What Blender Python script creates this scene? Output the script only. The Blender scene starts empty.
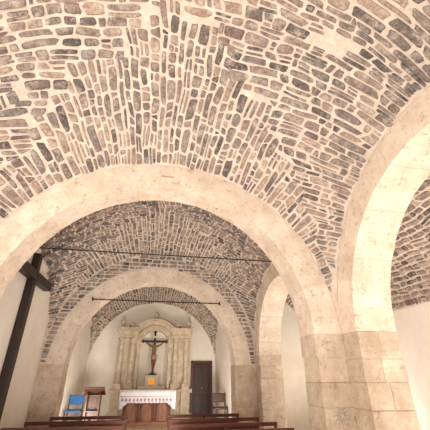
import bpy, bmesh, math, random
import numpy as np
from mathutils import Vector, Matrix
random.seed(7)
rng=np.random.default_rng(23)
E=1.65
scn=bpy.context.scene
scn.view_settings.view_transform='Standard'
col=scn.collection

# ---------------------------------------------------------------- helpers
def s2l(c):
    return tuple(((v/255)/12.92 if v/255<=0.04045 else ((v/255+0.055)/1.055)**2.4) for v in c)+(1,)
def empty(name,loc=(0,0,0)):
    o=bpy.data.objects.new(name,None); o.location=loc; col.objects.link(o); return o
def link(me,name,mat,parent=None,smooth=False):
    o=bpy.data.objects.new(name,me); col.objects.link(o)
    if mat: me.materials.append(mat)
    if parent:
        o.parent=parent; o.matrix_parent_inverse=Matrix.Translation(-Vector(parent.location))
    if smooth:
        me.polygons.foreach_set('use_smooth',[True]*len(me.polygons))
    return o
def nodes(name):
    m=bpy.data.materials.new(name); m.use_nodes=True
    nt=m.node_tree; b=nt.nodes['Principled BSDF']; return m,nt,b
def N(nt,t,**k):
    n=nt.nodes.new(t)
    for a,v in k.items(): setattr(n,a,v)
    return n
def ramp(nt,stops,interp='LINEAR'):
    r=N(nt,'ShaderNodeValToRGB'); cr=r.color_ramp; cr.interpolation=interp
    while len(cr.elements)<len(stops): cr.elements.new(0.5)
    for e,(p,c) in zip(cr.elements,stops): e.position=p; e.color=c
    return r
def noise(nt,scale,detail=6,rough=.6):
    tc=N(nt,'ShaderNodeTexCoord'); n=N(nt,'ShaderNodeTexNoise')
    n.inputs['Scale'].default_value=scale; n.inputs['Detail'].default_value=detail; n.inputs['Roughness'].default_value=rough
    nt.links.new(tc.outputs['Object'],n.inputs['Vector']); return n
def mixc(nt,fac,a,b,mode='MIX'):
    m=N(nt,'ShaderNodeMix',data_type='RGBA',blend_type=mode)
    for sock,v in ((m.inputs[0],fac),(m.inputs[6],a),(m.inputs[7],b)):
        if isinstance(v,(float,int)): sock.default_value=v
        elif isinstance(v,tuple): sock.default_value=v
        else: nt.links.new(v,sock)
    return m.outputs[2]
def bump(nt,b,h,strength,dist=.02):
    bp=N(nt,'ShaderNodeBump'); bp.inputs['Strength'].default_value=strength; bp.inputs['Distance'].default_value=dist
    nt.links.new(h,bp.inputs['Height']); nt.links.new(bp.outputs[0],b.inputs['Normal'])

def mat_rubble():
    m,nt,b=nodes('basalt_rubble')
    g=N(nt,'ShaderNodeNewGeometry')
    cs=[(134,122,116),(158,142,132),(116,107,104),(172,154,142),(144,134,128),(164,150,140),(124,112,107),(186,168,154),(150,136,126),(136,128,123),(176,156,142),(104,96,94)]
    r=ramp(nt,[(i/len(cs),s2l(c)) for i,c in enumerate(cs)],'CONSTANT')
    nt.links.new(g.outputs['Random Per Island'],r.inputs[0])
    n1=noise(nt,18,9,.8); r1=ramp(nt,[(.34,(.38,.36,.36,1)),(.66,(1.38,1.35,1.33,1))]); nt.links.new(n1.outputs[0],r1.inputs[0])
    c=mixc(nt,1.0,r.outputs[0],r1.outputs[0],'MULTIPLY')
    n4=noise(nt,.6,3,.5); r4=ramp(nt,[(.4,(.88,.89,.9,1)),(.6,(1.08,1.02,.98,1))]); nt.links.new(n4.outputs[0],r4.inputs[0])
    c=mixc(nt,1.0,c,r4.outputs[0],'MULTIPLY')
    n2=noise(nt,6,10,.82); r2=ramp(nt,[(.49,(0,0,0,1)),(.64,(.8,.8,.8,1))]); nt.links.new(n2.outputs[0],r2.inputs[0])
    c=mixc(nt,r2.outputs[0],c,s2l((216,200,186)))
    nt.links.new(c,b.inputs['Base Color']); b.inputs['Roughness'].default_value=.92
    n3=noise(nt,45,8,.7); bump(nt,b,n3.outputs[0],.9,.025)
    return m
def mat_noise(name,c1,c2,scale,rough=.9,bs=.4,bscale=30,bd=.01,island=None,pits=None,stain=None,sd=.6):
    m,nt,b=nodes(name)
    n=noise(nt,scale,7,.65); r=ramp(nt,[(.35,s2l(c1)),(.65,s2l(c2))]); nt.links.new(n.outputs[0],r.inputs[0])
    c=r.outputs[0]
    if island:
        g=N(nt,'ShaderNodeNewGeometry'); ri=ramp(nt,[(0,(1-island,1-island*1.1,1-island*1.2,1)),(1,(1,1,1,1))])
        nt.links.new(g.outputs['Random Per Island'],ri.inputs[0]); c=mixc(nt,1.0,c,ri.outputs[0],'MULTIPLY')
    nb=noise(nt,bscale,8,.7); h=nb.outputs[0]
    if stain:
        n5=noise(nt,stain,10,.8); r5=ramp(nt,[(.45,(0,0,0,1)),(.62,(sd,sd,sd,1))]); nt.links.new(n5.outputs[0],r5.inputs[0])
        c=mixc(nt,r5.outputs[0],c,mixc(nt,1.0,c,(.84,.76,.69,1),'MULTIPLY'))
    if pits:
        n2=noise(nt,pits,7,.85); r2=ramp(nt,[(.38,(1,1,1,1)),(.45,(0,0,0,1))]); nt.links.new(n2.outputs[0],r2.inputs[0])
        c=mixc(nt,r2.outputs[0],c,mixc(nt,1.0,c,(.66,.57,.5,1),'MULTIPLY'))
    nt.links.new(c,b.inputs['Base Color']); b.inputs['Roughness'].default_value=rough
    bump(nt,b,h,bs,bd)
    return m
def mat_wood(name,c1,c2,axis=0):
    m,nt,b=nodes(name)
    tc=N(nt,'ShaderNodeTexCoord'); mp=N(nt,'ShaderNodeMapping')
    sc=[14,14,14]; sc[axis]=1.2; mp.inputs['Scale'].default_value=sc
    n=N(nt,'ShaderNodeTexNoise'); n.inputs['Scale'].default_value=2.5; n.inputs['Detail'].default_value=8
    nt.links.new(tc.outputs['Object'],mp.inputs[0]); nt.links.new(mp.outputs[0],n.inputs['Vector'])
    r=ramp(nt,[(.3,s2l(c1)),(.7,s2l(c2))]); nt.links.new(n.outputs[0],r.inputs[0]); nt.links.new(r.outputs[0],b.inputs['Base Color'])
    b.inputs['Roughness'].default_value=.5; bump(nt,b,n.outputs[0],.2,.005)
    return m
def mat_plain(name,c,rough=.6,metal=0):
    m,nt,b=nodes(name); n=noise(nt,20,4); r=ramp(nt,[(.3,s2l(tuple(v*.88 for v in c))),(.7,s2l(c))]); nt.links.new(n.outputs[0],r.inputs[0])
    nt.links.new(r.outputs[0],b.inputs['Base Color']); b.inputs['Roughness'].default_value=rough; b.inputs['Metallic'].default_value=metal
    return m
M_rub=mat_rubble()
M_mortar=mat_noise('lime_mortar',(216,198,184),(240,226,212),7,.95,.9,35,.03,stain=9)
M_lime=mat_noise('limestone_voussoir',(222,204,184),(240,226,210),3.2,.85,.6,40,.014,island=.11,pits=9,stain=2.2,sd=.7)
M_pier=mat_noise('limestone_pier',(212,190,168),(238,222,202),4.5,.9,1.0,24,.03,island=.2,pits=7,stain=3.5,sd=.9)
M_joint=mat_noise('joint_mortar',(216,196,176),(230,212,194),8,.95,.3,40,.01)
M_plaster=mat_noise('cream_plaster',(240,230,216),(248,242,230),1.6,.9,.12,18,.01)
M_retable=mat_noise('retable_stone',(196,176,152),(230,214,190),5,.8,.3,40,.01)
M_niche=mat_noise('niche_plaster',(240,228,208),(246,238,222),3,.9,.1,30,.005)
M_wood=mat_wood('pew_wood',(70,32,20),(112,58,36),0)
M_woodz=mat_wood('dark_wood_upright',(44,22,14),(78,42,28),2)
M_oak=mat_wood('altar_wood',(96,58,38),(150,100,70),2)
M_beam=mat_wood('black_beam_wood',(26,14,12),(52,30,24),2)
M_iron=mat_plain('wrought_iron',(58,48,44),.6,.4)
M_cloth=mat_noise('white_altar_linen',(214,210,214),(232,228,230),10,.9,.2,120,.003)
M_blue=mat_plain('blue_fabric',(34,96,160),.7)
M_gold=mat_plain('gilded_brass',(200,140,60),.35,.7)
M_skin=mat_plain('painted_corpus',(140,98,72),.55)
M_hair=mat_plain('dark_hair',(40,26,20),.8)
M_paper=mat_plain('paper',(240,238,230),.9)
def mat_floor():
    m,nt,b=nodes('floor_tiles'); tc=N(nt,'ShaderNodeTexCoord'); br=N(nt,'ShaderNodeTexBrick')
    nt.links.new(tc.outputs['Object'],br.inputs['Vector']); br.inputs['Scale'].default_value=1.0
    br.offset=0; br.inputs['Brick Width'].default_value=.4; br.inputs['Row Height'].default_value=.4; br.inputs['Mortar Size'].default_value=.006
    br.inputs['Color1'].default_value=s2l((190,166,144)); br.inputs['Color2'].default_value=s2l((204,182,160)); br.inputs['Mortar'].default_value=s2l((150,130,112))
    nt.links.new(br.outputs[0],b.inputs['Base Color']); b.inputs['Roughness'].default_value=.5
    return m
M_floor=mat_floor()

class B:
    """small mesh builder"""
    def __init__(s): s.bm=bmesh.new()
    def hexa(s,pts):
        v=[s.bm.verts.new(p) for p in pts]
        for f in ((0,1,2,3),(7,6,5,4),(0,4,5,1),(1,5,6,2),(2,6,7,3),(3,7,4,0)):
            s.bm.faces.new([v[i] for i in f])
    def box(s,x0,x1,y0,y1,z0,z1):
        s.hexa([(x0,y0,z0),(x1,y0,z0),(x1,y1,z0),(x0,y1,z0),(x0,y0,z1),(x1,y0,z1),(x1,y1,z1),(x0,y1,z1)])
    def lathe(s,cx,cy,prof,n=20,arc=(0,2*math.pi)):
        rings=[]
        for r,z in prof:
            rings.append([s.bm.verts.new((cx+r*math.cos(2*math.pi*i/n),cy+r*math.sin(2*math.pi*i/n),z)) for i in range(n)])
        for a,b in zip(rings,rings[1:]):
            for i in range(n): s.bm.faces.new((a[i],a[(i+1)%n],b[(i+1)%n],b[i]))
        s.bm.faces.new(rings[0][::-1]); s.bm.faces.new(rings[-1])
    def cyl(s,p,q,r,n=12):
        p=Vector(p);q=Vector(q);d=(q-p);u=d.orthogonal().normalized();w=d.normalized().cross(u)
        a=[s.bm.verts.new(p+r*(u*math.cos(2*math.pi*i/n)+w*math.sin(2*math.pi*i/n))) for i in range(n)]
        b=[s.bm.verts.new(q+r*(u*math.cos(2*math.pi*i/n)+w*math.sin(2*math.pi*i/n))) for i in range(n)]
        for i in range(n): s.bm.faces.new((a[i],a[(i+1)%n],b[(i+1)%n],b[i]))
        s.bm.faces.new(a[::-1]); s.bm.faces.new(b)
    def prism(s,poly,y0,y1):
        """poly in xz, extruded along y"""
        a=[s.bm.verts.new((x,y0,z)) for x,z in poly]; b=[s.bm.verts.new((x,y1,z)) for x,z in poly]
        n=len(poly)
        for i in range(n): s.bm.faces.new((a[i],a[(i+1)%n],b[(i+1)%n],b[i]))
        s.bm.faces.new(a[::-1]); s.bm.faces.new(b)
    def arc(s,cx,zs,r0,r1,y0,y1,n=16,a0=0,a1=math.pi):
        for i in range(n):
            t0=a0+(a1-a0)*i/n;t1=a0+(a1-a0)*(i+1)/n
            P=[(cx+r*math.cos(t),zs+r*math.sin(t)) for r,t in ((r0,t0),(r1,t0),(r1,t1),(r0,t1))]
            s.hexa([(x,y0,z) for x,z in P]+[(x,y1,z) for x,z in P])
    def done(s,name,mat,parent=None,bev=0,seg=2,smooth=False,weld=False):
        if weld: bmesh.ops.remove_doubles(s.bm,verts=s.bm.verts,dist=1e-4)
        bmesh.ops.recalc_face_normals(s.bm,faces=s.bm.faces)
        if bev: bmesh.ops.bevel(s.bm,geom=list(s.bm.edges),offset=bev,segments=seg,affect='EDGES',profile=.5,clamp_overlap=True)
        me=bpy.data.meshes.new(name); s.bm.to_mesh(me); s.bm.free()
        return link(me,name,mat,parent,smooth)

# ---------------------------------------------------------------- rubble stones
def runs(ss,ok):
    out=[];i=0
    while i<len(ss):
        if not ok[i]: i+=1; continue
        j=i
        while j+1<len(ss) and ok[j+1]: j+=1
        out.append((ss[i],ss[j])); i=j+1
    return out
def layout(smin,smax,tmin,tmax,cond,hr=(.09,.155),wr=(.13,.36)):
    """courses of stones; row = (bottom s0, bottom s1, top s0, top s1, t0, t1)"""
    R=[];t=tmin;ss=np.linspace(smin,smax,900)
    while t<tmax:
        h=rng.uniform(*hr)
        c=lambda f: cond(ss,np.full_like(ss,t+f*h))
        mid=runs(ss,c(.5))
        lo=runs(ss,c(.05)); hi=runs(ss,c(.95))
        for a,b in mid:
            if b-a<.05: continue
            def match(L):
                best=None
                for c_,d in L:
                    ov=min(b,d)-max(a,c_)
                    if ov>0 and (best is None or ov>best[0]): best=(ov,c_,d)
                if best:
                    x,y=best[1],best[2]
                    return (x if abs(x-a)<.12 else a),(y if abs(y-b)<.12 else b)
                return a,b
            la,lb=match(lo); ha,hb=match(hi)
            cuts=[a];s=a
            while b-s>1e-4:
                w=rng.uniform(*wr)*(1.0 if rng.random()>.35 else .5)
                if b-(s+w)<.08: w=b-s
                s=min(b,s+w); cuts.append(s)
            if len(cuts)<2: continue
            k=rng.normal(0,.016,(len(cuts),2))
            lc=np.array(cuts)+k[:,0]; hc=np.array(cuts)+k[:,1]
            lc=np.clip(lc,la,lb); hc=np.clip(hc,ha,hb)
            lc[0],hc[0],lc[-1],hc[-1]=la,ha,lb,hb
            for i in range(len(cuts)-1):
                q=(lc[i],lc[i+1],hc[i],hc[i+1])
                if (q[1]-q[0])+(q[3]-q[2])<.07: continue
                if rng.random()<.22 and h>.12:
                    f=rng.uniform(.35,.65)
                    m0=q[0]+(q[2]-q[0])*f;m1=q[1]+(q[3]-q[1])*f
                    R.append((q[0],q[1],m0,m1,t,t+h*f)); R.append((m0,m1,q[2],q[3],t+h*f,t+h))
                else: R.append(q+(t,t+h))
        t+=h
    return np.array(R)
def stones(name,R,P,ref,mat,parent,gap=.016,skip=None,warp=1.0):
    n=len(R); K=18
    g=gap*rng.uniform(.5,1.7,(n,1))
    th=np.linspace(0,2*np.pi,K,endpoint=False)[None,:]+.17
    e=2/rng.uniform(2.9,8,(n,1))
    ux=np.sign(np.cos(th))*np.abs(np.cos(th))**e; uy=np.sign(np.sin(th))*np.abs(np.sin(th))**e
    jit=1-np.abs(rng.normal(0,.07,(n,K)))
    H=rng.uniform(.01,.036,(n,1))
    b0,b1,t0_,t1_,ta,tb=[R[:,i][:,None] for i in range(6)]
    up=rng.normal(0,.007,(n,1)); dnj=rng.normal(0,.007,(n,1)); tb=tb-np.abs(up); ta=ta+np.abs(dnj)
    tilt=rng.normal(0,.07,(n,1))
    verts=[]
    def pt(s,t):
        t2=t+warp*(.045*np.sin(1.9*s+1.3*t)+.018*np.sin(6.3*s+4*t)+.011*np.sin(13*s-9*t))
        return P(s+warp*(.02*np.sin(5*t+2*s)+.012*np.sin(14*t+3*s)),t2)
    layers=[(1.0,-.012),(.96,.6),(.76,1.0),(.38,1.05)]
    hh=np.maximum((tb-ta)/2-g/2,.015)
    for sc,hf in layers:
        v=uy*jit*sc; u=ux*jit*sc
        f=(v+1)/2
        l=b0*(1-f)+t0_*f; r=b1*(1-f)+t1_*f
        hw=np.maximum((r-l)/2-g/2,.006)
        s=(l+r)/2+hw*u
        t=(ta+tb)/2+hh*v+tilt*hw*u*.6
        d=1e-3
        p=pt(s,t); dn=np.cross(pt(s+d,t)-p,pt(s,t+d)-p); dn/=np.linalg.norm(dn,axis=-1,keepdims=True)+1e-12
        sg=np.sign(np.sum((np.array(ref)-p)*dn,axis=-1,keepdims=True)); dn*=sg
        if hf<0: off=np.full((n,1),hf)
        else: off=H*hf
        off=off[:,:,None]
        if hf>.9: off=off+rng.normal(0,.0025,(n,K,1))
        verts.append(p+dn*off)
    V=np.stack(verts,1)
    L=len(layers)
    V=V.reshape(n,L*K,3)
    if skip is not None:
        keep=~skip(V.mean(1)); V=V[keep]; n=len(V)
    base=[]
    for l in range(L-1):
        for k in range(K):
            base.append((l*K+k,l*K+(k+1)%K,(l+1)*K+(k+1)%K,(l+1)*K+k))
    base=np.array(base); top=np.array([(L-1)*K+k for k in range(K)])
    me=bpy.data.meshes.new(name)
    F=[]
    for i in range(n):
        o=i*L*K
        F.extend((base+o).tolist()); F.append((top+o).tolist())
    me.from_pydata(V.reshape(-1,3).tolist(),[],F); me.update()
    return link(me,name,mat,parent,smooth=True)
def grid(name,P,nu,nv,mat,parent):
    V=[];F=[]
    for i in range(nu+1):
        for j in range(nv+1): V.append(tuple(P(i/nu,j/nv)))
    for i in range(nu):
        for j in range(nv):
            a=i*(nv+1)+j; F.append((a,a+1,a+nv+2,a+nv+1))
    me=bpy.data.meshes.new(name); me.from_pydata(V,[],F); me.update()
    return link(me,name,mat,parent,smooth=True)

def sail(tag,a,b,cy,z0,parent,cx=0,hr=(.1,.175),wr=(.14,.4),skip=None,cell=.24):
    Rs=math.hypot(a,b)
    def G(u,v):
        y=-b+2*b*u; rho=math.sqrt(Rs*Rs-y*y); pm=math.asin(min(1,a/rho)); ph=-pm+2*pm*v
        return (cx+rho*math.sin(ph),cy+y,z0+rho*math.cos(ph))
    grid(tag+'_mortar',G,60,80,M_mortar,parent)
    def PA(s,t):
        rho=np.sqrt(np.maximum(Rs*Rs-s*s,.01)); f=t/Rs
        return np.stack([cx+rho*np.sin(f),cy+s,z0+rho*np.cos(f)],-1)
    def PB(s,t):
        rho=np.sqrt(np.maximum(Rs*Rs-s*s,.01)); f=t/Rs
        return np.stack([cx+s,cy+rho*np.sin(f),z0+rho*np.cos(f)],-1)
    # toothed bonding between the two directions of coursing: a blocky random mask
    M=256; rnd=rng.normal(0,.11,(M,M))
    def isA(px,py):
        gx=cell*1.0; gy=cell*.8
        ix=np.floor(px/gx).astype(int); iy=np.floor(py/gy).astype(int)
        x=np.abs((ix+.5)*gx)/a; y=np.abs((iy+.5)*gy)/b
        return y>=x*1.0+rnd[ix%M,iy%M]*np.minimum(1,(x+.25))
    def cA(s,t):
        p=PA(s,t); X=p[...,0]-cx; Y=p[...,1]-cy; x=np.abs(X)/a; y=np.abs(Y)/b
        return (x<.998)&(y<.998)&isA(X,Y)&(np.abs(t/Rs)<1.57)
    def cB(s,t):
        p=PB(s,t); X=p[...,0]-cx; Y=p[...,1]-cy; x=np.abs(X)/a; y=np.abs(Y)/b
        return (x<.998)&(y<.998)&~isA(X,Y)&(np.abs(t/Rs)<1.57)
    ref=(cx,cy,z0)
    T=Rs*math.pi/2
    stones(tag+'_stones_a',layout(-b,b,-T,T,cA,hr,wr),PA,ref,M_rub,parent,skip=skip,warp=.6)
    stones(tag+'_stones_b',layout(-a,a,-T,T,cB,hr,wr),PB,ref,M_rub,parent,skip=skip,warp=.6)

# ---------------------------------------------------------------- dimension table
W=2.67
Y1,Y1b=4.5,5.0; R1=2.25; Z1=E+.55
C1,b1=2.26,2.24
Y2,Y2b=8.9,9.4; R2=2.1; Z2=E+.27; RO2=2.5
C2,b2=6.95,1.95; Zb2=E+.5
W3=2.5; Y3=14.0; C3=(Y2b+Y3)/2; b3=(Y3-Y2b)/2; Z3=E+.3
XS=3.27; XA=5.6; PF=.3

ceil=empty('ceiling')
def patch(p):
    return (abs(p[:,0]-1.82)<.22)&(abs(p[:,1]-2.13)<.1)&(p[:,2]>4.5)
sail('vault_nave',W,b1,C1,Z1,ceil,skip=patch,hr=(.075,.18),wr=(.11,.4))
sail('vault_middle',W,b2,C2,Zb2,ceil,hr=(.07,.145),wr=(.1,.32))
sail('vault_presbytery',W3,b3,C3,Z3,ceil,hr=(.09,.15),wr=(.12,.32))

za=E+1.4
def AVn(s,t):
    f=np.clip(t/2.6,0,1)*np.pi/2
    return np.stack([XS+(XA-XS)*np.cos(f),s,za+1.7*np.sin(f)],-1)
grid('vault_aisle_mortar',lambda u,v:(XS+(XA-XS)*math.cos(u*math.pi/2),-1+13*v,za+1.7*math.sin(u*math.pi/2)),16,20,M_mortar,ceil)
stones('vault_aisle_stones',layout(-.9,11.9,.02,2.5,lambda s,t:(t<2.55)),AVn,(3.6,5,1.5),M_rub,ceil,warp=.6)

# ---------------------------------------------------------------- walls with arches
def arch_wall(name,axis,u0,u1,c,R,zs,zt,d0,d1,mat,parent,n=40,floor=0):
    b=B()
    def q(u,d,z): return (u,d,z) if axis=='X' else (d,u,z)
    def box(ua,ub,za_,zb_,zt_):
        pts=[q(ua,d0,za_),q(ub,d0,zb_),q(ub,d1,zb_),q(ua,d1,za_),q(ua,d0,zt_),q(ub,d0,zt_),q(ub,d1,zt_),q(ua,d1,zt_)]
        b.hexa(pts)
    box(u0,c-R,floor,floor,zt); box(c+R,u1,floor,floor,zt)
    for i in range(n):
        t0=math.pi-math.pi*i/n;t1=math.pi-math.pi*(i+1)/n
        box(c+R*math.cos(t0),c+R*math.cos(t1),zs+R*math.sin(t0),zs+R*math.sin(t1),zt)
    return b.done(name,mat,parent)
def vous(name,axis,c,r0,r1,zs,d0,d1,n,mat,parent):
    b=B()
    def q(u,d,z): return (u,d,z) if axis=='X' else (d,u,z)
    ang=[math.pi*i/n for i in range(n+1)]
    for i in range(1,n): ang[i]+=random.uniform(-.015,.015)
    for i in range(n):
        t0=ang[i];t1=ang[i+1]
        jr=random.uniform(-.004,.004); je=random.uniform(-.003,.003)
        P=[(c+r*math.cos(t),zs+r*math.sin(t)) for r,t in ((r0+jr,t0),(r1,t0),(r1,t1),(r0+jr,t1))]
        b.hexa([q(x,d0+je,z) for x,z in P]+[q(x,d1-je,z) for x,z in P])
    return b.done(name,mat,parent,bev=.005,seg=2)
def ashlar(b,x0,x1,y0,y1,z0,z1,hc=.32):
    z=z0; g=.001
    nc=max(1,round((z1-z0)/hc)); hs=[random.uniform(.7,1.3) for _ in range(nc)]; t=sum(hs)
    for h in hs:
        h=h/t*(z1-z0); j=lambda:random.uniform(-.008,.008)
        L=x1-x0; D=y1-y0
        if max(L,D)>.48 and random.random()<.75:
            f=random.uniform(.38,.62)
            if L>=D: parts=[(x0,x0+L*f-g,y0,y1),(x0+L*f+g,x1,y0,y1)]
            else: parts=[(x0,x1,y0,y0+D*f-g),(x0,x1,y0+D*f+g,y1)]
        else: parts=[(x0,x1,y0,y1)]
        for a,c,d,e in parts: b.box(a+j(),c+j(),d+j(),e+j(),z+g,z+h-g)
        z+=h

wr=empty('wall_right'); wl=empty('wall_left'); wb=empty('wall_back')
ta=empty('stone_arch')
arch_wall('core','X',-W,XS-.03,0,R1+.015,Z1,E+3.6,Y1+.012,Y1b-.012,M_joint,ta)
vous('voussoirs','X',0,R1,W+.0,Z1,Y1,Y1b,21,M_lime,ta)
b=B()
for sx in (-1,1):
    x0,x1=(R1,XS) if sx>0 else (-W,-R1)
    ashlar(b,x0,x1,Y1,Y1b,0,Z1)
b.done('pier_blocks',M_pier,ta,bev=.009)
ta2=empty('stone_arch')
arch_wall('core','X',-W,XS-.03,0,R2+.015,Z2,E+3.6,Y2+.012,Y2b-.012,M_mortar,ta2)
vous('voussoirs','X',0,R2,RO2,Z2,Y2,Y2b,21,M_lime,ta2)
b=B()
for sx in (-1,1):
    x0,x1=(R2,XS) if sx>0 else (-W,-R2)
    ashlar(b,x0,x1,Y2,Y2b,0,Z2)
b.done('pier_blocks',M_pier,ta2,bev=.009)
def PS(s,t): return np.stack([s,np.full_like(s,Y2+.01),t+Z2],-1)
def cS(s,t):
    z=t+Z2; return (s*s+t*t>(RO2+.02)**2)&(s*s+(z-Zb2)**2<(W-.01)**2)|((np.abs(s)<W)&(s*s+t*t>(RO2+.02)**2)&(z<Zb2))
stones('spandrel_stones',layout(-W,W,0.02,3.0,cS,(.08,.13),(.12,.28)),PS,(0,6,3),M_rub,ta2,warp=.1)
sa=empty('side_arch')
arch_wall('core','Y',.02-.5,Y1,C1,1.84+.015,Z1,E+3.4,W+.012,XS-.012,M_joint,sa)
vous('voussoirs','Y',C1,1.84,b1,Z1,W,XS,17,M_lime,sa)
b=B(); ashlar(b,W,XS,Y1-.4,Y1-.003,0,Z1); ashlar(b,W,XS,.02,.42,0,Z1)
b.done('pier_blocks',M_pier,sa,bev=.009)
sb=empty('side_arch')
arch_wall('core','Y',Y1b,Y2,C2,1.58+.015,Zb2,E+3.4,W+.012,XS-.012,M_joint,sb)
vous('voussoirs','Y',C2,1.58,b2,Zb2,W,XS,15,M_lime,sb)
b=B(); ashlar(b,W,XS,Y1b+.003,Y1b+.37,0,Zb2); ashlar(b,W,XS,Y2-.37,Y2-.003,0,Zb2)
b.done('pier_blocks',M_pier,sb,bev=.009)
b=B(); b.box(-W-.4,-W,-.5,Y2b,0,E+3.4); b.box(-W-.4,-W3,Y2b-.01,Y3+.3,0,E+3.4); b.done('plaster',M_plaster,wl)
b=B(); b.box(W3,XS,Y2b-.01,Y3+.3,0,E+3.4); b.box(XA,XA+.3,-1,12,0,za+.05); b.box(XS,XA+.3,12,12.3,0,E+3.4); b.done('plaster',M_plaster,wr)
b=B(); b.box(-W3,W3,Y3,Y3+.3,0,E+3.3); b.done('plaster',M_plaster,wb)
b=B(); b.box(-W-.4,XA+.3,-4,Y3+.3,-.1,0)
b.box(-W3,W3,Y2b+.05,Y3,0,.15); b.box(-W3,W3,Y2b+.4,Y3,.15,PF); fl=b.done('floor',M_floor)

# rosette carved on pier
def rosette():
    b=B(); cx,cz=2.48,E-.46; y=Y1-.006
    for i in range(12):
        a=i*math.pi/6; da=.22
        r=.13 if i%2==0 else .1
        pts=[(cx+.02*math.cos(a),cz+.02*math.sin(a)),(cx+.06*math.cos(a-da),cz+.06*math.sin(a-da)),(cx+r*math.cos(a),cz+r*math.sin(a)),(cx+.06*math.cos(a+da),cz+.06*math.sin(a+da))]
        b.prism(pts,y-.014,y+.02)
    b.arc(cx,cz,.002,.028,y-.02,y+.02,16,0,2*math.pi)
    return b.done('carved_rosette',mat_noise('grey_carving',(172,154,138),(198,180,162),20),ta)
rosette()
b=B(); b.box(-.12,.1,Y1-.006,Y1+.05,Z1+R1+.17,Z1+R1+.205); b.done('terracotta_brick',mat_plain('terracotta',(206,168,136),.9),ta,bev=.004)

# ---------------------------------------------------------------- tie rods
def rod(p,q,r=.016):
    b=B(); b.cyl(p,q,r)
    for e,s in ((p,1),(q,-1)): b.box(e[0]-.012,e[0]+.012,e[1]-.04,e[1]+.04,e[2]-.04,e[2]+.04)
    return b.done('tie_rod',M_iron)
zr=E+2.42; rod((-W+.015,6.8,zr),(W-.02,6.8,zr),.013)
zr2=E+1.82; xr=math.sqrt(2.3**2-1.55**2); rod((-xr,Y2-.045,zr2),(xr,Y2-.045,zr2),.015)

# ---------------------------------------------------------------- big wooden cross on left wall
b=B(); xx=-W+.005
b.box(xx+.0,xx+.14,6.88,7.06,.75,3.98)
b.box(xx+.02,xx+.17,6.0,7.95,3.42,3.6)
b.cyl((xx+.1,6.97,3.51),(xx+.19,6.97,3.51),.03)
b.done('wooden_cross',M_beam,None,bev=.012)

# ---------------------------------------------------------------- pews
def pew(x0,x1,y):
    p=empty('church_pew',((x0+x1)/2,y,0))
    b=B()
    b.box(x0-.01,x1+.01,y-.03,y+.03,.84,.9)
    b.box(x0+.03,x1-.03,y-.01,y+.012,.66,.80); b.box(x0+.03,x1-.03,y+.0,y+.022,.5,.6)
    b.box(x0+.02,x1-.02,y+.02,y+.42,.43,.465)
    b.box(x0+.03,x1-.03,y+.36,y+.39,.33,.43)
    b.box(x0+.03,x1-.03,y-.24,y-.09,.16,.19)
    b.done('boards',M_wood,p,bev=.006)
    b=B()
    for x in (x0,(x0+x1)/2-.02,x1-.04):
        poly=[(y-.03,0),(y+.42,0),(y+.42,.06),(y+.38,.1),(y+.38,.4),(y+.4,.44),(y+.4,.47),(y+.05,.5),(y+.03,.84),(y-.03,.84),(y-.03,.5),(y-.02,.22),(y-.24,.16),(y-.24,.1),(y-.08,.06)]
        a=[b.bm.verts.new((x,yy,z)) for yy,z in poly]; c=[b.bm.verts.new((x+.04,yy,z)) for yy,z in poly]; n=len(poly)
        for i in range(n): b.bm.faces.new((a[i],a[(i+1)%n],c[(i+1)%n],c[i]))
        b.bm.faces.new(a[::-1]); b.bm.faces.new(c)
    b.done('end_panels',M_wood,p,bev=.004)
for y,xl in ((8.3,2.02),(7.5,2.25),(6.7,2.35),(5.9,2.35)):
    pew(.42,xl,y); pew(-xl,-.45,y)

# ---------------------------------------------------------------- altar table with cloth
al=empty('altar_table',(-.06,12.2,PF))
ox=-.08
ax0,ax1,ay0,ay1=-.84+ox,.84+ox,11.75,12.55; at=PF+.95
b=B()
b.box(ax0+.08,ax1-.08,ay0+.08,ay1-.08,PF,PF+.1); b.box(ax0+.14,ax1-.14,ay0+.14,ay1-.14,PF+.1,at-.1); b.box(ax0+.04,ax1-.04,ay0+.04,ay1-.04,at-.1,at)
b.done('carcass',M_oak,al,bev=.01)
b=B()
for cx in (-.48+ox,ox,.48+ox):
    b.arc(cx,PF+.42,.17,.21,ay0+.1,ay0+.15,12)
    for s in (-1,1): b.box(cx+s*.19-.02,cx+s*.19+.02,ay0+.1,ay0+.15,PF+.1,PF+.42)
for cx in (-.72+ox,-.24+ox,.24+ox,.72+ox): b.lathe(cx,ay0+.1,[(.04,PF+.1),(.045,PF+.16),(.025,PF+.2),(.03,PF+.45),(.025,PF+.68),(.045,PF+.74),(.045,PF+.8)],12)
b.done('arcade_panels',M_wood,al)
bm=bmesh.new()
nx=64
prof=[(ay0-.02,-.36),(ay0-.03,-.22),(ay0-.03,-.1),(ay0-.02,0),((ay0+ay1)/2,.012),(ay1+.02,0),(ay1+.03,-.2)]
vs=[]
for k,(y,dz) in enumerate(prof):
    r=[]
    for i in range(nx+1):
        x=ax0-.04+(ax1-ax0+.08)*i/nx
        zz=at+.012+dz; yy=y
        if k==0:
            zz+=.022*abs(math.sin(i*math.pi/4))-.2*max(0,1-abs(x-ax0)/.22)-.2*max(0,1-abs(x-ax1)/.22)
        if k<3: yy+=-.018*abs(math.sin(i*.55))*(3-k)/2
        r.append(bm.verts.new((x,yy,zz)))
    vs.append(r)
for a,c in zip(vs,vs[1:]):
    for i in range(nx): bm.faces.new((a[i],a[i+1],c[i+1],c[i]))
for side,i in ((-1,0),(1,nx)):
    top=[vs[3][i],vs[4][i],vs[5][i]]
    lo=[]
    for v in top:
        lo.append(bm.verts.new((v.co.x+side*.03,v.co.y,at-.55)))
    for k in range(2): bm.faces.new((top[k],top[k+1],lo[k+1],lo[k]))
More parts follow.
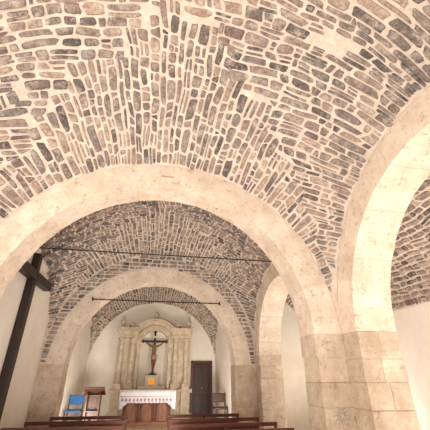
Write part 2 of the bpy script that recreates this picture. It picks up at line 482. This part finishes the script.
me=bpy.data.meshes.new('cloth'); bm.to_mesh(me); bm.free(); co=link(me,'cloth',M_cloth,al,True)
sm=co.modifiers.new('thick','SOLIDIFY'); sm.thickness=.006; sm.offset=1
b=B()
for i in range(14):
    x=ax0+.03+i*.115; b.prism([(x,at-.25),(x+.04,at-.19),(x+.08,at-.25),(x+.04,at-.31)],ay0-.06,ay0-.054)
    b.box(x-.01,x+.1,ay0-.058,ay0-.054,at-.16,at-.145)
b.done('lace_trim',mat_plain('lace_thread',(178,140,144),.9),al)

# ---------------------------------------------------------------- retable
rt=empty('stone_altarpiece',(0,13.7,PF))
yf=13.45; zb=PF
b=B()
b.box(-1.5,1.5,yf-.1,Y3,zb,zb+.18); b.box(-1.42,1.42,yf,Y3,zb+.18,1.12); b.box(-1.5,1.5,yf-.06,Y3,1.12,1.24)
for s in (-1,1):
    for cx in (.82,1.24): b.box(s*cx-.15,s*cx+.15,yf-.1,yf+.2,zb+.18,1.2); b.box(s*cx-.14,s*cx+.14,yf-.09,yf+.17,1.24,1.42)
    xa,xb=sorted((s*.66,s*1.4))
    b.box(xa,xb,yf+.12,Y3,1.24,3.0)
    b.box(xa-.02,xb+.02,yf-.06,Y3,3.0,3.1); b.box(xa,xb,yf-.03,Y3,3.1,3.26); b.box(xa-.07,xb+.07,yf-.12,Y3,3.26,3.33); b.box(xa-.1,xb+.1,yf-.16,Y3,3.33,3.38)
b.done('masonry_body',M_retable,rt,bev=.01)
arch_wall('niche_wall','X',-.68,.68,0,.55,2.75,3.45,yf+.14,Y3-.1,M_niche,rt,24,floor=1.24)
b=B(); b.box(-.6,.6,Y3-.1,Y3-.02,1.24,3.4); b.done('niche_back',M_niche,rt)
b=B(); b.arc(0,2.75,.55,.66,yf+.04,yf+.2,20); b.arc(0,2.75,.66,.72,yf+.0,yf+.2,20)
for s in (-1,1):
    xa,xb=sorted((s*.55,s*.66)); b.box(xa,xb,yf+.04,yf+.2,1.24,2.7); b.box(xa-.03,xb+.03,yf+.0,yf+.2,2.68,2.76)
b.done('niche_surround',M_retable,rt,bev=.006)
b=B()
for s in (-1,1):
    for cx in (.82,1.24):
        pr=[(.12,1.42),(.12,1.46),(.09,1.49),(.11,1.53),(.085,1.56),(.088,1.9),(.092,2.1),(.085,2.5),(.075,2.72),(.09,2.74),(.075,2.77),(.09,2.85),(.125,2.96),(.13,3.0)]
        b.lathe(s*cx,yf+.03,pr,20)
    b.lathe(s*1.3,yf+.1,[(.07,3.38),(.09,3.42),(.04,3.46),(.1,3.56),(.09,3.64),(.03,3.7),(.04,3.74),(.0101,3.82)],16)
b.done('columns',M_retable,rt,smooth=True)
b=B()
b.arc(0,2.75,.76,.9,yf-.05,Y3,24,math.radians(38),math.radians(142)); b.arc(0,2.75,.9,.97,yf-.12,Y3,24,math.radians(36),math.radians(144))
b.arc(0,2.75,.66,.8,yf+.05,Y3,24,math.radians(30),math.radians(150))
b.lathe(0,yf+.1,[(.1,3.7),(.12,3.74),(.05,3.78),(.1,3.86),(.08,3.93),(.0101,4.0)],16)
for s in (-1,1):
    b.arc(s*.98,3.42,.05,.13,yf+.02,Y3-.1,14,0,2*math.pi)
b.done('pediment',M_retable,rt,bev=.005)
b=B(); b.box(-.5,.5,yf+.02,Y3-.1,1.24,1.34); b.box(-.24,.24,yf+.06,yf+.4,1.34,1.66); b.box(-.28,.28,yf+.04,yf+.42,1.66,1.7); b.done('tabernacle_base',M_niche,rt,bev=.008)
b=B(); b.prism([(-.13,1.38),(.13,1.38),(.13,1.55)]+[(.13*math.cos(t*math.pi/8),1.52+.1*math.sin(t*math.pi/8)) for t in range(1,8)]+[(-.13,1.55)],yf+.035,yf+.07); b.done('tabernacle_door',M_gold,rt)

# ---------------------------------------------------------------- crucifix
cr=empty('crucifix',(0,yf+.25,1.7)); cy=yf+.25
b=B(); b.box(-.04,.04,cy,cy+.045,1.74,3.22); b.box(-.44,.44,cy,cy+.045,2.86,2.94)
b.box(-.16,.16,cy-.08,cy+.12,1.7,1.74); b.box(-.1,.1,cy-.05,cy+.09,1.74,1.78)
for x,z in ((-.45,2.9),(.45,2.9),(0,3.24)): b.lathe(x,cy+.022,[(.02,z-.06),(.055,z-.02),(.055,z+.02),(.02,z+.06)],10)
b.done('cross_beams',M_beam,cr,bev=.004)
b=B(); b.box(-.09,.09,cy-.01,cy,3.04,3.1); b.done('titulus_plaque',M_paper,cr)
def skin(name,pts,edges,mat,parent,root=0,sub=2):
    me=bpy.data.meshes.new(name); me.from_pydata([p[:3] for p in pts],edges,[]); o=link(me,name,mat,parent)
    m=o.modifiers.new('s','SKIN'); m.use_smooth_shade=True
    for i,p in enumerate(pts):
        r=p[3]; r=r if isinstance(r,tuple) else (r,r); me.skin_vertices[0].data[i].radius=r
        me.skin_vertices[0].data[i].use_root=(i==root)
    s=o.modifiers.new('ss','SUBSURF'); s.levels=sub; s.render_levels=sub
    return o
f=cy-.06
pts=[(0,f,2.36,(.085,.065)),(0,f-.01,2.47,(.075,.055)),(0,f-.01,2.6,(.1,.065)),(0,f,2.7,(.085,.055)),(0,f-.015,2.76,.03),(0.01,f-.04,2.83,.03),
 (.11,f,2.71,.038),(.24,f+.01,2.78,.028),(.37,f+.03,2.88,.018),(-.11,f,2.71,.038),(-.24,f+.01,2.78,.028),(-.37,f+.03,2.88,.018),
 (.05,f-.01,2.29,.055),(.05,f-.07,2.08,.038),(.02,f-.0,1.88,.024),(.015,f-.05,1.83,.018),(-.05,f-.01,2.29,.055),(-.04,f-.07,2.08,.038),(-.015,f-.0,1.88,.024),(-.012,f-.05,1.83,.018)]
ed=[(0,1),(1,2),(2,3),(3,4),(4,5),(3,6),(6,7),(7,8),(3,9),(9,10),(10,11),(0,12),(12,13),(13,14),(14,15),(0,16),(16,17),(17,18),(18,19)]
skin('corpus_body',pts,ed,M_skin,cr)
for s in (-1,1):
    hp=[(s*.37,f+.025,2.88,.014),(s*.4,f+.02,2.9,.018)]; he=[(0,1)]
    for k in range(4):
        i=len(hp); hp+= [(s*.425,f+.015,2.888+.009*k,.005),(s*.445,f+.0,2.892+.01*k,.004)]; he+=[(1,i),(i,i+1)]
    i=len(hp); hp.append((s*.405,f+.0,2.925,.005)); he.append((1,i))
    skin('hand',hp,he,M_skin,cr,0,1)
def ell(name,c,r,mat,parent,mod=None):
    bm=bmesh.new(); bmesh.ops.create_uvsphere(bm,u_segments=24,v_segments=16,radius=1)
    for v in bm.verts:
        if mod: mod(v)
        v.co=Vector((v.co.x*r[0]+c[0],v.co.y*r[1]+c[1],v.co.z*r[2]+c[2]))
    me=bpy.data.meshes.new(name); bm.to_mesh(me); bm.free(); return link(me,name,mat,parent,True)
def face(v):
    x,y,z=v.co
    if y<0:
        v.co.y-=.28*math.exp(-(x/.16)**2-((z+.05)/.2)**2)
        v.co.y+=.12*(math.exp(-((x-.35)/.18)**2-((z-.12)/.14)**2)+math.exp(-((x+.35)/.18)**2-((z-.12)/.14)**2))
    if z<0: v.co.x*=1+.25*z
hx,hy,hz=.015,f-.055,2.85
ell('head',(hx,hy,hz),(.045,.052,.064),M_skin,cr,face)
ell('hair',(hx,hy+.02,hz+.015),(.054,.052,.066),M_hair,cr)
ell('beard',(hx,hy-.03,hz-.052),(.026,.024,.03),M_hair,cr)
b=B(); b.lathe(0,f,[(.09,2.24),(.11,2.3),(.105,2.36),(.09,2.4),(.08,2.41)],20); b.box(.08,.12,f-.05,f-.01,2.2,2.4); b.done('loincloth',mat_plain('loincloth_paint',(180,150,124),.8),cr,smooth=True)

# ---------------------------------------------------------------- door
dr=empty('door_1',(1.86,Y3,PF)); dx=.2
b=B(); b.box(1.38+dx,2.08+dx,Y3-.05,Y3-.002,PF,2.14)
b.done('leaf',M_woodz,dr,bev=.004)
b=B()
for (xa,xb) in ((1.44,1.69),(1.76,2.01)):
    for (z0,z1) in ((PF+.1,PF+.75),(PF+.85,2.06)):
        b.box(xa+dx,xb+dx,Y3-.075,Y3-.05,z0,z1)
b.done('panels',M_woodz,dr,bev=.012)
b=B(); b.box(1.3+dx,1.38+dx,Y3-.07,Y3-.002,PF,2.22); b.box(2.08+dx,2.16+dx,Y3-.07,Y3-.002,PF,2.22); b.box(1.3+dx,2.16+dx,Y3-.07,Y3-.002,2.14,2.22); b.done('frame',M_wood,dr,bev=.005)
b=B(); b.cyl((1.74+dx,Y3-.1,1.25),(1.74+dx,Y3-.05,1.25),.02); b.done('knob',M_gold,dr)

# ---------------------------------------------------------------- lectern
lx,ly=-1.55,10.6
le=empty('lectern',(lx,ly,PF))
b=B(); b.box(lx-.24,lx+.24,ly-.2,ly+.2,PF,PF+.06); b.box(lx-.2,lx+.2,ly-.16,ly+.16,PF+.06,PF+.1)
for sx in (-1,1):
    b.box(lx+sx*.17-.025,lx+sx*.17+.025,ly-.12,ly+.12,PF+.1,PF+.92)
b.box(lx-.17,lx+.17,ly-.02,ly+.02,PF+.2,PF+.86); b.box(lx-.19,lx+.19,ly-.14,ly+.14,PF+.5,PF+.53)
b.hexa([(lx-.28,ly+.22,PF+.88),(lx+.28,ly+.22,PF+.88),(lx+.28,ly-.22,PF+1.06),(lx-.28,ly-.22,PF+1.06),(lx-.28,ly+.22,PF+.92),(lx+.28,ly+.22,PF+.92),(lx+.28,ly-.22,PF+1.1),(lx-.28,ly-.22,PF+1.1)])
b.done('stand',M_woodz,le,bev=.006)
b=B()
for s in (-1,1):
    x0,x1=sorted((lx+s*.01,lx+s*.22))
    b.hexa([(x0,ly+.17,PF+.945),(x1,ly+.17,PF+.945),(x1,ly-.18,PF+1.09),(x0,ly-.18,PF+1.09),(x0,ly+.17,PF+.975),(x1,ly+.17,PF+.965),(x1,ly-.18,PF+1.11),(x0,ly-.18,PF+1.12)])
b.done('open_book',M_paper,le)

# ---------------------------------------------------------------- chairs
def chair(name,cx,cy,m1,m2,z0=PF,face=1):
    p=empty(name,(cx,cy,z0)); b=B()
    for sx in (-1,1):
        b.box(cx+sx*.2-.018,cx+sx*.2+.018,cy-.2,cy-.164,z0,z0+.45); b.box(cx+sx*.2-.018,cx+sx*.2+.018,cy+.17,cy+.206,z0,z0+.88)
        b.box(cx+sx*.2-.01,cx+sx*.2+.01,cy-.18,cy+.18,z0+.2,z0+.23)
    b.box(cx-.2,cx+.2,cy+.178,cy+.198,z0+.2,z0+.23); b.box(cx-.2,cx+.2,cy-.2,cy-.18,z0+.26,z0+.29)
    b.done('frame',m1,p,bev=.004)
    b=B(); b.box(cx-.22,cx+.22,cy-.22,cy+.21,z0+.43,z0+.48); b.box(cx-.2,cx+.2,cy+.165,cy+.2,z0+.6,z0+.86); b.done('seat_and_back',m2,p,bev=.015)
chair('upholstered_chair',-2.2,11.5,M_woodz,M_blue,PF-.0)
chair('wooden_chair',2.24,11.7,M_woodz,M_woodz)

# ---------------------------------------------------------------- lights
w=bpy.data.worlds.new('world'); scn.world=w; w.use_nodes=True
bg=w.node_tree.nodes['Background']; bg.inputs[0].default_value=(1,.965,.92,1); bg.inputs[1].default_value=1.1
def area(name,loc,rot,size,power,c=(1,.955,.895),sy=None):
    l=bpy.data.lights.new(name,'AREA'); l.energy=power; l.size=size; l.color=c
    if sy: l.shape='RECTANGLE'; l.size_y=sy
    o=bpy.data.objects.new(name,l); o.location=loc; o.rotation_euler=rot; col.objects.link(o); return o
pi=math.pi
area('rear_fill',(-1.2,-1.0,.6),(math.radians(138),0,math.radians(-6)),1.6,390)  # unseen fill added behind the camera to brighten the near vault
area('floor_fill',(0,6.2,.25),(pi,0,0),.7,68,sy=3)  # added fill, out of frame among the pews, lifts the middle vault from below
area('presbytery_fill',(-1.9,9.75,.5),(math.radians(112),0,math.radians(-25)),.5,56,c=(1,.93,.84))  # pair of added fills, kept out of sight, brightening the presbytery
area('presbytery_fill',(1.8,9.75,.5),(math.radians(120),0,math.radians(20)),.5,56,c=(1,.93,.84))
area('aisle_fill',(4.5,2.5,.3),(pi,0,0),1.8,120,c=(1,.92,.81),sy=3)  # pair of added upward fills in the aisle, brightening the side arches
area('aisle_fill',(4.5,8.5,.3),(pi,0,0),1.8,100,sy=3)

# ---------------------------------------------------------------- camera
cam=bpy.data.cameras.new('camera'); cam.sensor_width=36; cam.lens=36*316/430; cam.clip_start=.05
co=bpy.data.objects.new('camera',cam); col.objects.link(co); co.location=(0,0,E)
co.rotation_euler=(math.radians(90+27.1),0,math.radians(-10.06)); scn.camera=co
